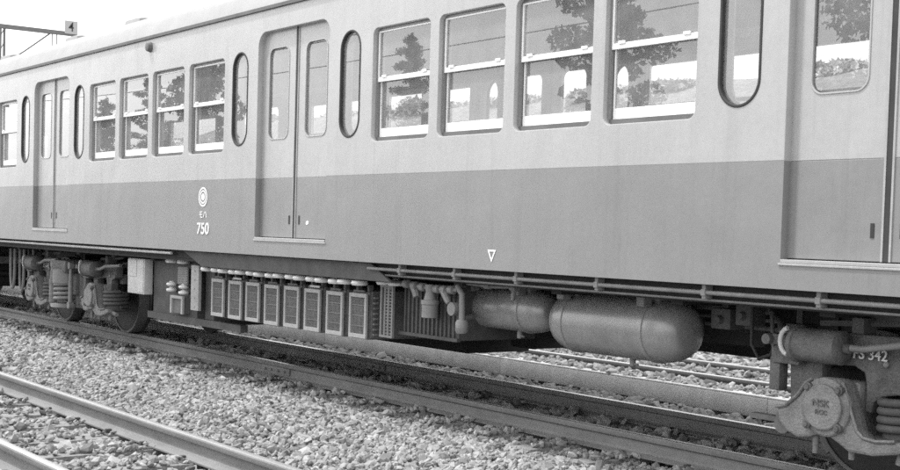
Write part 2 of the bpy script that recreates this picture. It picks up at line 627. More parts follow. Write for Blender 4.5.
# ------------------------------------------------------------------ ballast stones
def stones(name, n_area, regions, seed, m):
    """regions: list of (x0,x1,y0,y1,density,size). all stones are real faceted rocks, joined"""
    g = np.random.default_rng(seed)
    P, S, T = [], [], []
    for (x0, x1, y0, y1, dens, size) in regions:
        n = int((x1 - x0) * (y1 - y0) * dens)
        x = g.uniform(x0, x1, n)
        y = g.uniform(y0, y1, n)
        s = size * np.exp(g.normal(0, .32, n))
        keep = np.ones(n, bool)
        z = bed_z(y) + g.uniform(-.012, .020, n)
        for ty, tz in ((YN, 0), (YT, 0), (YE, ZE)):
            for sg in (-1, 1):
                d = np.abs(y - (ty + sg * .5655))
                keep &= d > .036 + s * .75
                low = (d < .13)
                z = np.where(low, np.minimum(z, tz - .165 + g.uniform(0, .03, n)), z)
            ins = np.abs(y - ty) < 1.05
            fx = np.full(n, 9.)
            for sx in SLEEPER_X[ty]:
                fx = np.minimum(fx, np.abs(x - sx))
            on = ins & (fx < .11)
            keep &= ~(on & (g.uniform(0, 1, n) < (.74 if ty == YN else .6)))
            z = np.where(on, tz - .148 + g.uniform(0, .012, n), z)
        P.append(np.stack([x, y, z], 1)[keep])
        S.append(s[keep])
    P = np.concatenate(P)
    S = np.concatenate(S)
    n = len(P)
    t = (1 + 5 ** .5) / 2
    ico = np.array([(-1, t, 0), (1, t, 0), (-1, -t, 0), (1, -t, 0), (0, -1, t), (0, 1, t), (0, -1, -t), (0, 1, -t), (t, 0, -1), (t, 0, 1), (-t, 0, -1), (-t, 0, 1)], float)
    ico /= np.linalg.norm(ico[0])
    fc = np.array([(0, 11, 5), (0, 5, 1), (0, 1, 7), (0, 7, 10), (0, 10, 11), (1, 5, 9), (5, 11, 4), (11, 10, 2), (10, 7, 6), (7, 1, 8),
                   (3, 9, 4), (3, 4, 2), (3, 2, 6), (3, 6, 8), (3, 8, 9), (4, 9, 5), (2, 4, 11), (6, 2, 10), (8, 6, 7), (9, 8, 1)])
    L = np.sign(ico) * np.abs(ico) ** .75 * .93          # a little blocky
    L = L[None] * g.uniform(.70, 1.22, (n, 12, 1)) + g.uniform(-.10, .10, (n, 12, 3))
    L = L * (np.stack([g.uniform(.95, 1.3, n), g.uniform(.7, 1, n), g.uniform(.5, .85, n)], 1))[:, None, :]
    a = g.uniform(0, 2 * np.pi, n)
    tx, ty_ = g.normal(0, .6, n), g.normal(0, .6, n)

    def rot(L, i, j, a):
        c, s = np.cos(a)[:, None], np.sin(a)[:, None]
        L = L.copy()
        u, v = L[..., i].copy(), L[..., j].copy()
        L[..., i] = c * u - s * v
        L[..., j] = s * u + c * v
        return L
    L = rot(L, 0, 1, g.uniform(0, 6.3, n))
    L = rot(L, 1, 2, tx)
    L = rot(L, 0, 2, ty_)
    L = rot(L, 0, 1, a)
    V = (L * S[:, None, None] + P[:, None, :]).reshape(-1, 3)
    F = (fc[None] + (np.arange(n) * 12)[:, None, None]).reshape(-1, 3)
    me = bpy.data.meshes.new(name)
    me.vertices.add(len(V))
    me.vertices.foreach_set("co", V.ravel())
    me.loops.add(len(F) * 3)
    me.loops.foreach_set("vertex_index", F.ravel().astype(np.int32))
    me.polygons.add(len(F))
    me.polygons.foreach_set("loop_start", (np.arange(len(F)) * 3).astype(np.int32))
    me.update(calc_edges=True)
    tone = np.clip(g.normal(1.0, .2, n), .5, 1.45)
    tone = np.where(g.uniform(0, 1, n) < .10, tone * .55, tone)
    at = me.attributes.new("tone", 'FLOAT', 'POINT')
    at.data.foreach_set("value", np.repeat(tone, 12).astype(np.float32))
    me.polygons.foreach_set("use_smooth", [False] * len(me.polygons))
    me.materials.append(m)
    o = part(name, me)
    o["kind"] = "stuff"
    return o


stones("ballast_stones", 0, [
    (-13.5, -4.2, -3.9, 0.85, 1250, .0235),
    (-20, -13.5, -2.2, 0.85, 800, .0265),
    (-34, -20, -2.2, 0.85, 300, .036),
    (-18, -13.5, -3.6, -2.2, 500, .031),
    (-16, -4.2, 0.85, 2.15, 430, .036),
    (-26, -16, 0.85, 2.15, 200, .040),
    (-17, -4.5, 2.15, 4.02, 330, .036),
    (-30, -17, 2.15, 4.02, 110, .045),
    (-20, -6, 4.25, 6.45, 300, .034),
    (-20, -6, 4.10, 4.5, 420, .028),
    (-4.2, -1.5, -3.9, 1.0, 300, .038),
    (-19, -7, 6.5, 11.0, 130, .05),
], 11, M["stone"])

# ================================================================== TRAIN CAR
XC, YC = -9.915, YT
car = thing("train_car", "two-tone electric train car standing across the picture, numbered 750 on its side", "train car", (XC, YC, 0), "electric train cars coupled together")
HW = YT            # half width: near side is the plane y = -HW in car coordinates
HL = 9.75
DOORS = (-5.95, 0.0, 5.95)
DH = 0.615
Z_SPLIT, Z_BOT, Z_TOP, Z_SILL, Z_DOOR = 1.785, 1.10, 3.275, 1.255, 3.08
WIN = [1.275, 2.153, 3.033, 3.913]
WINS = WIN + [-x - .765 for x in WIN] + [7.23, 8.11, -7.995, -8.875]
STRIPS = (-6.89, -5.005, -.955, .945, 5.0, 6.89)
WZ0, WZ1, WW = 2.045, 2.92, .765


def both_sides(name, me, parent=car, loc=(0, 0, 0)):
    """the near side, then the same part turned round onto the far side"""
    a = part(name, me, parent, loc)
    b = part(name, me, parent, (-loc[0], -loc[1], loc[2]), math.pi)
    return a, b


# --- side panels
up = [(-HL, Z_SPLIT)]
for dx in DOORS:
    a, b = dx - DH, dx + DH
    up.append((a, Z_SPLIT))
    rr = .13
    up += [(a + rr - rr * math.cos(R(q)), Z_DOOR - rr + rr * math.sin(R(q))) for q in range(0, 91, 15)]
    up += [(b - rr + rr * math.sin(R(q)), Z_DOOR - rr + rr * math.cos(R(q))) for q in range(0, 91, 15)]
    up.append((b, Z_SPLIT))
up += [(HL, Z_SPLIT), (HL, Z_TOP), (-HL, Z_TOP)]
loops = [up] + [rrect(x, x + WW, WZ0, WZ1, .055) for x in WINS] + [rrect(x - .140, x + .140, 2.100, 2.933, .139, 9) for x in STRIPS]

FS = .18        # on the far side the openings sit a little further along the car


def far_loops(lps):
    return [[(x if abs(abs(x) - HL) < .13 else x - FS, z) for x, z in lp] for lp in lps]


def two_panels(name, lps, y_out, thick, m, bev):
    a = part(name, panel(name, lps, y_out, thick, m, bev), car)
    b = part(name, panel(name, far_loops(lps), y_out, thick, m, bev), car, (0, 0, 0), math.pi)
    return a, b


upper = two_panels("upper_side_panel", loops, -HW, .10, M["cream"], .005)
upper[0]["label"] = "pale upper half of the train side"
ZS2, D2 = Z_SPLIT + .006, DH + .0015
lo = [(-HL + .002, Z_BOT), (HL - .002, Z_BOT), (HL - .002, ZS2)]
for dx in reversed(DOORS):
    lo += [(dx + D2, ZS2), (dx + D2, Z_SILL - .02), (dx - D2, Z_SILL - .02), (dx - D2, ZS2)]
lo += [(-HL + .002, ZS2)]
lower = two_panels("lower_side_panel", [lo], -HW + .0012, .097, M["lower"], .001)
lower[0]["label"] = "darker grey lower half of the train side"

# --- roof with gutter
rp = [(0.0, 3.74)]
H_, n_ = .455, 40
prof = []
for k in range(n_ + 1):
    y = -1.415 + 2.83 * k / n_
    t = min(1.0, abs(y) / 1.415)
    prof.append((y, 3.285 + H_ * (1 - t ** 3.2) ** .52))
rb = MB()
xs = [-HL + 2 * HL * i / 8 for i in range(9)]
V = [(x, y, z) for x in xs for y, z in prof]
n = len(prof)
F = [(i * n + j, (i + 1) * n + j, (i + 1) * n + j + 1, i * n + j + 1) for i in range(8) for j in range(n - 1)]
rb.add(V, F)
rb.add([(xs[0], y, z) for y, z in prof], [tuple(range(n))])
rb.add([(xs[-1], y, z) for y, z in prof], [tuple(range(n - 1, -1, -1))])
roof = part("roof", rb.mesh("roof", M["roof"], 40), car)
gb = MB()
gb.box(-HL, HL, -HW - .022, -HW + .012, 3.272, 3.283)
gb.box(-HL, HL, -HW - .022, -HW - .017, 3.283, 3.302)
both_sides("gutter", gb.mesh("gutter", M["gutter"]))
sb = MB()
sb.box(-HL, HL, -HW + .03, -HW + .055, 3.275, 3.325)
both_sides("cant_rail", sb.mesh("cant_rail", M["cream"]))
vb = MB()
vb.box(-.27, .27, -.32, .32, 3.70, 4.00, .10)
vb.box(-.22, .22, -.40, .40, 3.72, 3.84, .03)
vm = vb.mesh("roof_ventilator", M["roof"], 40)
for x in (-8.42, -6.24, -3.6, -1.2, 1.2, 3.6, 6.24, 8.64):
    part("roof_ventilator", vm, car, (x, 0, 0))
# --- ends, floor, ceiling, underframe
eb = MB()
eb.box(-.05, .05, -HW + .102, -.46, 1.10, 3.32)
eb.box(-.05, .05, .46, HW - .102, 1.10, 3.32)
eb.box(-.05, .05, -.46, .46, 3.05, 3.32)
em = eb.mesh("end_wall", M["cream"])
for s in (-1, 1):
    part("end_wall", em, car, (s * (HL - .052), 0, 0))
fb = MB()
fb.box(-HL + .11, HL - .11, -HW + .103, HW - .103, 1.17, 1.235)
part("floor", fb.mesh("floor", M["floor"]), car)
cb = MB()
cp = [(-HW + .103, 3.10), (-1.15, 3.28), (-.7, 3.42), (0, 3.46), (.7, 3.42), (1.15, 3.28), (HW - .103, 3.10)]
cb.add([(x, y, z) for x in (-HL + .11, HL - .11) for y, z in cp], [(i, i + 7, i + 8, i + 1) for i in range(6)])
part("ceiling", cb.mesh("ceiling", M["interior"], 40), car)
# inner lining so the room inside is closed and pale
ib = ([[(-HL + .12, 1.236), (HL - .12, 1.236), (HL - .12, 3.10), (-HL + .12, 3.10)]]
           + [rrect(x, x + WW, WZ0, WZ1, .055) for x in WINS] + [rrect(x - .140, x + .140, 2.100, 2.933, .139, 9) for x in STRIPS]
           + [rrect(dx - DH + .03, dx + DH - .03, 1.24, Z_DOOR - .02, .05) for dx in DOORS])
two_panels("inner_lining", ib, -HW + .102, .012, M["interior"], .002)
# long bench seats below the windows, luggage racks and passenger rails above
sb_ = MB()
for (a, b) in ((1.1, 4.9), (-4.9, -1.1)):
    sb_.box(a, b, -HW + .12, -HW + .62, 1.28, 1.66, .03)
    sb_.box(a, b, -HW + .12, -HW + .24, 1.66, 2.02, .03)
both_sides("bench_seat", sb_.mesh("bench_seat", M["floor"], 40))
rk = MB()
for (a, b) in ((1.1, 4.9), (-4.9, -1.1)):
    for q in range(4):
        rk.tube([(a, -HW + .18 + q * .09, 3.02 - .0 * q), (b, -HW + .18 + q * .09, 3.02)], .010, 6)
both_sides("luggage_rack", rk.mesh("luggage_rack", M["alu"], 60))

ub = MB()
ub.box(-HL + .05, HL - .05, -HW + .11, HW - .11, 1.09, 1.168)
for s in (-1, 1):
    ub.box(-HL + .2, HL - .2, s * (HW - .16) - .05, s * (HW - .16) + .05, .99, 1.09)
    ub.box(-HL + .2, HL - .2, s * .32 - .06, s * .32 + .06, .93, 1.09)
for i in range(17):
    x = -8.8 + 1.1 * i
    ub.box(x - .05, x + .05, -HW + .20, HW - .20, .96, 1.088)
part("underframe", ub.mesh("underframe", M["under"]), car)

# --- windows
wo_ = MB()     # outer channel
W2 = WW / 2
yo = -HW + .036
wo_.m = 0
for (a, b) in ((-W2, -W2 + .018), (W2 - .018, W2)):
    wo_.box(a, b, yo, yo + .046, WZ0 + .001, WZ1 - .001)
wo_.box(-W2 + .018, W2 - .018, yo, yo + .046, WZ1 - .018, WZ1 - .001)
wo_.m = 1
wo_.box(-W2 + .018, W2 - .018, yo + .004, yo + .046, WZ0 + .001, WZ0 + .034)  # dark strip: shade of the gap below the sash put into the colour
wmesh = wo_.mesh("window", [M["lower"], M["gutter"]])


def frame_mesh(name, x0, x1, z0, z1, y0, y1, tl, tr_, tt, tb, m, bev=.003):
    b = MB()
    b.box(x0, x1, y0, y1, z0, z0 + tb, bev)
    b.box(x0, x1, y0, y1, z1 - tt, z1, bev)
    b.box(x0, x0 + tl, y0 + .001, y1 - .001, z0 + tb, z1 - tt)
    b.box(x1 - tr_, x1, y0 + .001, y1 - .001, z0 + tb, z1 - tt)
    return b.mesh(name, m)


us = frame_mesh("upper_sash", -W2 + .019, W2 - .019, 2.508, WZ1 - .019, yo + .002, yo + .022, .013, .013, .013, .036, M["alu"])
ls = frame_mesh("lower_sash", -W2 + .026, W2 - .026, WZ0 + .034, 2.535, yo + .024, yo + .044, .010, .010, .020, .068, M["alu"])
lc = MB()
for s in (-1, 1):
    lc.box(s * .27 - .028, s * .27 + .028, yo - .008, yo + .0015, 2.536, 2.556, .003)
lcm = lc.mesh("sash_latch", M["alu"])
pu = MB()
pu.box(-W2 + .030, W2 - .030, yo + .0095, yo + .0125, 2.542, WZ1 - .031)
pum = pu.mesh("upper_pane", M["glass"])
pl_ = MB()
pl_.box(-W2 + .035, W2 - .035, yo + .0325, yo + .0355, WZ0 + .100, 2.516)
plm = pl_.mesh("lower_pane", M["glass"])


def single(me):
    """one-sheet pane: keep only the outward face"""
    bm = bmesh.new()
    bm.from_mesh(me)
    ym = min(v.co.y for v in bm.verts)
    bmesh.ops.delete(bm, geom=[f for f in bm.faces if any(v.co.y > ym + 1e-5 for v in f.verts)], context='FACES')
    bm.to_mesh(me)
    bm.free()
    return me


single(pum)
single(plm)
for x in WINS:
    xc = x + W2
    for rz, (ox, oy) in ((0, (xc, 0)), (math.pi, (-xc + FS, 0))):
        wn = part("window", wmesh, car, (ox, oy, 0), rz)
        part("upper_sash", us, wn)
        part("lower_sash", ls, wn)
        part("upper_pane", pum, wn)
        part("lower_pane", plm, wn)
        if rz == 0:
            part("sash_latch", lcm, wn)

# --- narrow door-pocket windows with black rubber gaskets
gsk = panel("pocket_window", [rrect(-.154, .154, 2.086, 2.947, .153, 12), rrect(-.136, .136, 2.104, 2.929, .1355, 12)], -HW - .005, .040, M["rubber"], .005)
pp = MB()
pts = rrect(-.138, .138, 2.102, 2.931, .1375, 12)
pp.add([(x, -HW + .022, z) for x, z in pts], [tuple(range(len(pts)))])
ppm = pp.mesh("pane", M["glass"])
for x in STRIPS:
    for rz, ox in ((0, x), (math.pi, -x + FS)):
        g_ = part("pocket_window", gsk, car, (ox, 0, 0), rz)
        part("pane", ppm, g_)

# --- sliding doors
yd = -HW + .056
DW = .312    # pane half extents
leafU = [panel("door_leaf_upper", [[(-.305, Z_SPLIT), (.305, Z_SPLIT), (.305, Z_DOOR + .03), (-.305, Z_DOOR + .03)], rrect(-.178, .178, 2.132, 2.935, .075)], yd, .032, M["cream"], .004)]
leafL = panel("door_leaf_lower", [[(-.305, Z_SILL + .012), (.305, Z_SILL + .012), (.305, Z_SPLIT), (-.305, Z_SPLIT)]], yd, .032, M["lower"], .003)
trim = panel("door_pane_trim", [rrect(-.183, .183, 2.127, 2.940, .080), rrect(-.173, .173, 2.137, 2.930, .070)], yd - .005, .012, M["cream"], .002)
dp = MB()
pts = rrect(-.176, .176, 2.134, 2.933, .073)
dp.add([(x, yd + .014, z) for x, z in pts], [tuple(range(len(pts)))])
dpm = dp.mesh("door_pane", M["glass"])
sl_ = MB()
sl_.box(-.011, .011, yd - .0035, yd + .01, 1.385, 1.46)
slm = sl_.mesh("pull_slot", M["black"])
se = MB()
se.box(-.017, .017, yd - .004, yd + .03, Z_SILL + .012, Z_DOOR + .02)
sem = se.mesh("door_seal", M["rubber"])
ed = MB()
for s in (-1, 1):
    ed.box(s * .024 - .006, s * .024 + .006, yd - .007, yd + .002, Z_SILL + .012, Z_DOOR)
edm = ed.mesh("door_edge_strip", M["frame"])
ds = MB()
ds.box(-DH - .012, DH + .012, -HW - .007, -HW + .004, Z_SILL - .027, Z_SILL - .014, .003)
ds.box(-DH + .002, DH - .002, -HW - .005, yd + .03, Z_SILL - .0135, Z_SILL + .006, .003)
dsm = ds.mesh("sliding_door", M["sill"])
jb = MB()
jb.box(-DH + .0, -DH + .012, -HW + .02, -HW + .054, Z_SILL + .012, Z_DOOR - .14)
for dx in DOORS:
    for rz, ox in ((0, dx), (math.pi, -dx + FS)):
        d = part("sliding_door", dsm, car, (ox, 0, 0), rz)
        for s in (-1, 1):
            part("door_leaf", leafU[0], d, (s * .3225, 0, 0))
            part("door_leaf", leafL, d, (s * .3225, 0, 0))
            part("door_pane", dpm, d, (s * .3100, 0, 0))
            part("pane_trim", trim, d, (s * .3225, 0, 0))
            if rz == 0:
                part("pull_slot", slm, d, (s * .086, 0, 0))
        part("door_seal", sem, d)
        part("edge_strip", edm, d)

# --- markings
ym = -HW - .0022
lt = part("car_number", text_mesh("750", .155, M["letter"], .004, 1.15), car, (-1.665, ym, 1.316))
part("car_type_lettering", text_mesh("モハ", .080, M["letter"], .004, 1.1), car, (-1.67, ym, 1.452))
em_ = MB()
for (r0, r1) in ((.078, .095), (.050, .066), (.0, .034)):
    N = 40
    V = [(r1 * math.cos(2 * math.pi * k / N), 0, r1 * math.sin(2 * math.pi * k / N)) for k in range(N)]
    if r0 > 0:
        V += [(r0 * math.cos(2 * math.pi * k / N), 0, r0 * math.sin(2 * math.pi * k / N)) for k in range(N)]
        em_.add(V, [(k, (k + 1) % N, (k + 1) % N + N, k + N) for k in range(N)])
    else:
        em_.add(V, [tuple(range(N))])
part("round_emblem", em_.mesh("round_emblem", M["letter"]), car, (-1.677, ym, 1.626))
tri = MB()
O_, I_ = [(-.046, .042), (.046, .042), (0, -.044)], [(-.026, .030), (.026, .030), (0, -.020)]
tri.add([(x, 0, z) for x, z in O_] + [(x, 0, z) for x, z in I_], [(i, (i + 1) % 3, (i + 1) % 3 + 3, i + 3) for i in range(3)])
part("jacking_triangle", tri.mesh("jacking_triangle", M["letter"]), car, (2.845, ym, 1.20))
chip = MB()
chip.prism([(-.02, -.012), (0, -.018), (.022, -.010), (.026, .008), (.008, .018), (-.016, .010)], -.001, .001)
part("white_sticker", chip.mesh("white_sticker", M["letter"]), car, (.225, yd - .002, 1.40))
lb = MB()
lb.lathe([(-.05, .02), (-.045, .042), (-.01, .05), (.005, .055)], (0, 0, 0), 'y', 16)
part("side_lamp", lb.mesh("side_lamp", M["gutter"], 40), car, (-2.99, -HW, 3.185))

# ------------------------------------------------------------------ underfloor equipment (car coordinates)
def ux(X):
    return X - XC


def uy(Y):
    return Y - YC


# long pipes along the solebar
pb = MB()
pb.tube([(ux(-8.7), uy(.045), 1.052), (ux(-.6), uy(.045), 1.052)], .0135, 8)
pb.tube([(ux(-8.6), uy(.085), 1.005), (ux(-.6), uy(.085), 1.010)], .008, 6)
part("air_pipe", pb.mesh("air_pipe", M["equip"], 60), car)
pb = MB()
pb.tube([(ux(-19.3), uy(.05), 1.062), (ux(-12.4), uy(.05), 1.062)], .015, 8)
part("air_pipe", pb.mesh("air_pipe", M["pale"], 60), car)
cl = MB()
cl.box(-.014, .014, -.008, .05, -.035, .05)
cl.box(-.017, .017, -.019, .006, -.019, .019, .005)
clm = cl.mesh("pipe_clamp", M["equip"])
for X in (-8.25, -7.55, -6.85, -6.05, -5.15, -4.35, -3.5, -2.6):
    part("pipe_clamp", clm, car, (ux(X), uy(.045), 1.052))
sol = MB()
sol.box(ux(-19.4), ux(-.5), uy(.10), uy(.16), 1.02, 1.098)
part("solebar", sol.mesh("solebar", M["under"]), car)
# skirt beam over the resistors
sk = MB()
sk.prism([(ux(-12.15), 1.093), (ux(-11.72), .950), (ux(-8.40), .955), (ux(-8.69), 1.093)], uy(.06), uy(.09), .003)
sk.box(ux(-11.7), ux(-8.42), uy(.09), uy(.75), .95, .965)
part("equipment_beam", sk.mesh("equipment_beam", M["case"], 30), car)


def insulator(mb, x, y, z, k=1.0):
    mb.lathe([(-.024 * k, .020 * k), (-.020 * k, .052 * k), (-.006 * k, .060 * k), (.010 * k, .055 * k), (.018 * k, .030 * k), (.030 * k, .02 * k)], (x, y, z), 'z', 14)


im = MB()
insulator(im, 0, 0, 0, 1.2)
imesh = im.mesh("insulator", M["porcelain"], 40)
BX = [-11.784, -11.417, -11.060, -10.692, -10.324, -9.961, -9.589, -9.220]
rbx = MB()
rbx.box(.004, .258, .036, .62, .455, .842)
rbx.m = 1
for k in range(8):     # fins showing on the side of the box
    rbx.box(.258, .300, .06, .10, .49 + k * .043, .505 + k * .043)
rbx.m = 0
rbx.box(.262, .278, .05, .6, .47, .85)
rbm = rbx.mesh("resistor_box", [M["underm"], M["equip"]])
fr = MB()
fr.box(0, .262, 0, .022, .797, .830, .003)
fr.box(0, .262, 0, .022, .463, .497, .003)
fr.box(0, .027, .001, .021, .497, .797)
fr.box(.235, .262, .001, .021, .497, .797)
frm = fr.mesh("front_frame", M["frame"])
gr = MB()
for k in range(12):
    x = .034 + k * .0178
    gr.box(x - .003, x + .003, .014, .020, .499, .795)
for k in range(13):
    z = .512 + k * .0223
    gr.box(.036, .226, .020, .026, z - .003, z + .003)
for k in range(3):
    gr.box(.036, .226, .010, .014, .56 + k * .085, .566 + k * .085)
grm = gr.mesh("grille", M["mesh"])
hg = MB()
hg.box(.03, .06, .05, .09, .842, .90)
hg.box(.20, .23, .05, .09, .842, .90)
hg.box(.05, .21, .012, .024, .842, .856)
hgm = hg.mesh("hanger", M["underm"])
tgm = MB().box(.09, .25, .005, .012, .845, .862).mesh("name_tag", M["pale"])
for i, X in enumerate(BX):
    b = part("resistor_box", rbm, car, (ux(X), uy(.20), random.uniform(-.004, .004)))
    part("front_frame", frm, b)
    part("grille", grm, b)
    part("hanger", hgm, b)
    part("insulator", imesh, b, (.015, -.05, .925))
    part("insulator", imesh, b, (.235, -.05, .925))
    if i in (1, 5):
        part("name_tag", tgm, b)
# open lattice resistor frame at the right end of the row
lf = MB()
for x in (0, .055, .105, .16):
    lf.box(x - .010, x + .010, 0, .02, .515, .905)
for k in range(15):
    lf.box(.055, .16, .004, .012, .53 + k * .0255, .538 + k * .0255)
lf.box(-.012, .172, -.002, .022, .50, .518)
lf.box(-.012, .172, -.002, .022, .90, .915)
part("lattice_frame", lf.mesh("lattice_frame", M["equip"]), car, (ux(-8.77), uy(.22), 0))
for X in (-8.72, -8.56):
    part("insulator", imesh, car, (ux(X), uy(.22), .945))
# dark equipment case with ribs
ec = MB()
ec.box(ux(-8.56), ux(-7.82), uy(.30), uy(1.05), .54, .95, .015)
for k in range(13):
    x = ux(-8.53) + k * .054
    ec.box(x, x + .018, uy(.285), uy(.30), .53, .92)
ec.box(ux(-8.58), ux(-7.80), uy(.27), uy(.30), .535, .56)
part("equipment_case", ec.mesh("equipment_case", M["case"], 30), car)
# valve pipework
vp = MB()
vp.tube([(ux(-8.45), uy(.22), .955), (ux(-8.2), uy(.20), .93), (ux(-7.95), uy(.2), .925), (ux(-7.72), uy(.2), .93)], .016, 8)
vp.tube([(ux(-7.72), uy(.2), .96), (ux(-7.66), uy(.2), .90), (ux(-7.655), uy(.2), .66)], .023, 10)
vp.tube([(ux(-7.655), uy(.2), .72), (ux(-7.74), uy(.36), .73), (ux(-7.97), uy(.56), .75)], .020, 10)
for X, z in ((-8.38, .945), (-8.27, .935), (-8.16, .93), (-7.97, .925), (-7.88, .925), (-7.79, .928)):
    vp.lathe([(-.03, .022), (-.026, .034), (.026, .034), (.03, .022)], (ux(X), uy(.2), z), 'x', 12)
vp.tube([(ux(-8.28), uy(.2), .93), (ux(-8.24), uy(.2), .85)], [.034, .026], 8)
vp.tube([(ux(-7.90), uy(.2), .92), (ux(-7.80), uy(.17), .85), (ux(-7.78), uy(.17), .83)], [.028, .026, .018], 8)
vp.lathe([(-.05, .036), (-.03, .048), (.03, .048), (.05, .036)], (ux(-7.655), uy(.2), .665), 'z', 12)
vp.lathe([(-.03, .05), (.03, .05)], (ux(-7.74), uy(.19), .79), 'y', 14)
part("valve_pipework", vp.mesh("valve_pipework", M["equip"], 40), car)
af = MB()
af.lathe([(.70, .050), (.705, .064), (.80, .064), (.805, .070), (.835, .070), (.84, .05), (.90, .035), (.955, .045)], (ux(-8.06), uy(.2), 0), 'z', 20)
part("air_filter", af.mesh("air_filter", M["equip"], 40), car)


# air tanks
def tank(x0, xa, xb, x1, yc, zc, r):
    b = MB()
    pr = []
    for k in range(9):
        a = R(90 * k / 8)
        pr.append((xa - (xa - x0) * math.cos(a), max(.004, r * math.sin(a) ** .5)))
    for k in range(9):
        a = R(90 * (1 - k / 8))
        pr.append((xb + (x1 - xb) * math.cos(a), max(.004, r * math.sin(a) ** .5)))
    pr.insert(9, (xa + .004, r * 1.0))
    b.lathe(pr, (0, yc, zc), 'x', 40)
    o = part("air_tank", b.mesh("air_tank", M["tank"], 50), car)
    for xs_ in (xa, xb):
        s_ = MB()
        s_.lathe([(-.022, r - .004), (-.020, r + .007), (.014, r + .007), (.016, r - .004)], (xs_, yc, zc), 'x', 40)
        part("tank_seam", s_.mesh("tank_seam", M["tank"], 30), o)
        h = MB()
        h.box(xs_ + .03, xs_ + .075, yc - r * .55, yc - r * .45, zc + r * .75, 1.09)
        h.box(xs_ + .03, xs_ + .075, yc + r * .45, yc + r * .55, zc + r * .75, 1.09)
        h.box(xs_ + .02, xs_ + .085, yc - r * .62, yc + r * .62, zc + r * .9, zc + r * 1.0 + .02)
        h.box(xs_ - .02, xs_ + .05, yc - r - .02, yc - r + .06, zc + r * .72, 1.03, .012)
        part("tank_hanger", h.mesh("tank_hanger", M["equip"]), o)
    d = MB()
    d.lathe([(-r - .055, .012), (-r - .05, .02), (-r + .02, .02)], ((x0 + x1) / 2 + .1, yc, zc), 'z', 10)
    d.tube([((x0 + x1) / 2 + .1, yc, zc - r - .03), ((x0 + x1) / 2 + .17, yc - .02, zc - r - .035)], .008, 6)
    part("drain_cock", d.mesh("drain_cock", M["equip"], 40), o)
    return o


tank(ux(-8.03), ux(-7.86), ux(-7.31), ux(-7.06), uy(.58), .80, .160)
tank(ux(-6.95), ux(-6.74), ux(-5.97), ux(-5.72), uy(.56), .765, .213)
pv = MB()
pv.tube([(ux(-7.80), uy(.25), .985), (ux(-7.35), uy(.25), .975), (ux(-7.1), uy(.25), .985)], .014, 8)
for X in (-7.72, -7.42, -7.12):
    pv.lathe([(-.03, .028), (.03, .028)], (ux(X), uy(.25), .98), 'x', 10)
pv.tube([(ux(-7.12), uy(.25), .97), (ux(-7.10), uy(.22), .89)], [.022, .012], 8)
part("pipe_cock", pv.mesh("pipe_cock", M["equip"], 40), car)

pr_ = MB()
for k, (y, z) in enumerate(((.72, .98), (.80, .92), (.90, .86), (1.0, .80))):
    pr_.tube([(ux(-6.0), uy(y), z), (ux(-5.3), uy(y), z), (ux(-5.22), uy(y), z - .06), (ux(-5.2), uy(y), .72 + .03 * k)], .014 + .004 * (k % 2), 8)
pr_s = part("pipe_run", pr_.mesh("pipe_run", M["underm"], 60), car)
pr_s["kind"] = "stuff"
for X, y, w0, z0 in ((-5.62, .62, .16, .80), (-5.36, .55, .12, .84), (-5.10, .70, .14, .74)):
    vb_ = MB()
    vb_.box(ux(X), ux(X) + w0, uy(y), uy(y) + .14, z0, z0 + .13, .012)
    vb_.lathe([(-.03, .02), (0, .03)], (ux(X) + w0 / 2, uy(y), z0 + .06), 'y', 10)
    vb_.box(ux(X) + w0 * .3, ux(X) + w0 * .6, uy(y) + .05, uy(y) + .08, z0 + .13, 1.09)
    part("valve_block", vb_.mesh("valve_block", M["case"], 35), car)

# left switch group
sw = MB()
sw.box(ux(-13.40), ux(-12.30), uy(.30), uy(1.15), .32, .98, .012)
sw.box(ux(-12.12), ux(-11.92), uy(.30), uy(1.1), .40, .97, .012)
sw.box(ux(-13.5), ux(-11.3), uy(.28), uy(.36), .33, .40)
part("switch_case", sw.mesh("switch_case", M["case"], 30), car)
jb_ = MB()
jb_.box(ux(-13.88), ux(-13.42), uy(.20), uy(.30), .58, .968, .010)
jb_.box(ux(-13.86), ux(-13.62), uy(.192), uy(.20), .77, .955)
jb_.box(ux(-13.61), ux(-13.44), uy(.194), uy(.20), .60, .955)
part("junction_box", jb_.mesh("junction_box", M["pale"], 30), car)
vpn = MB()
vpn.box(ux(-12.25), ux(-12.075), uy(.20), uy(.235), .49, .948, .004)
for k in range(5):
    vpn.lathe([(-.008, .008), (0, .010)], (ux(-12.16), uy(.20), .53 + k * .09), 'y', 8)
part("cover_plate", vpn.mesh("cover_plate", M["frame"], 30), car)
for X in (-12.80, -12.52):
    part("insulator", imesh, car, (ux(X), uy(.24), .975))
im2 = MB()
insulator(im2, 0, 0, 0, .95)
insulator(im2, 0, 0, -.06, .95)
im2m = im2.mesh("insulator_stack", M["porcelain"], 40)
for X, z in ((-12.80, .70), (-12.50, .685)):
    part("insulator_stack", im2m, car, (ux(X), uy(.24), z + .03))
fg = MB()
fg.box(ux(-12.64), ux(-12.41), uy(.235), uy(.25), .735, .915)
for k in range(7):
    fg.box(ux(-12.63), ux(-12.42), uy(.226), uy(.235), .745 + k * .025, .753 + k * .025)
part("fuse_panel", fg.mesh("fuse_panel", M["equip"]), car)
rb2 = part("relay_box", MB().box(ux(-12.755), ux(-12.485), uy(.235), uy(.34), .43, .60, .004).mesh("relay_box", M["underm"]), car)
f2 = MB()
f2.box(ux(-12.77), ux(-12.47), uy(.212), uy(.235), .585, .615)
f2.box(ux(-12.77), ux(-12.735), uy(.212), uy(.235), .43, .585)
f2.box(ux(-12.505), ux(-12.47), uy(.212), uy(.235), .43, .585)
part("front_frame", f2.mesh("front_frame", M["frame"]), rb2)
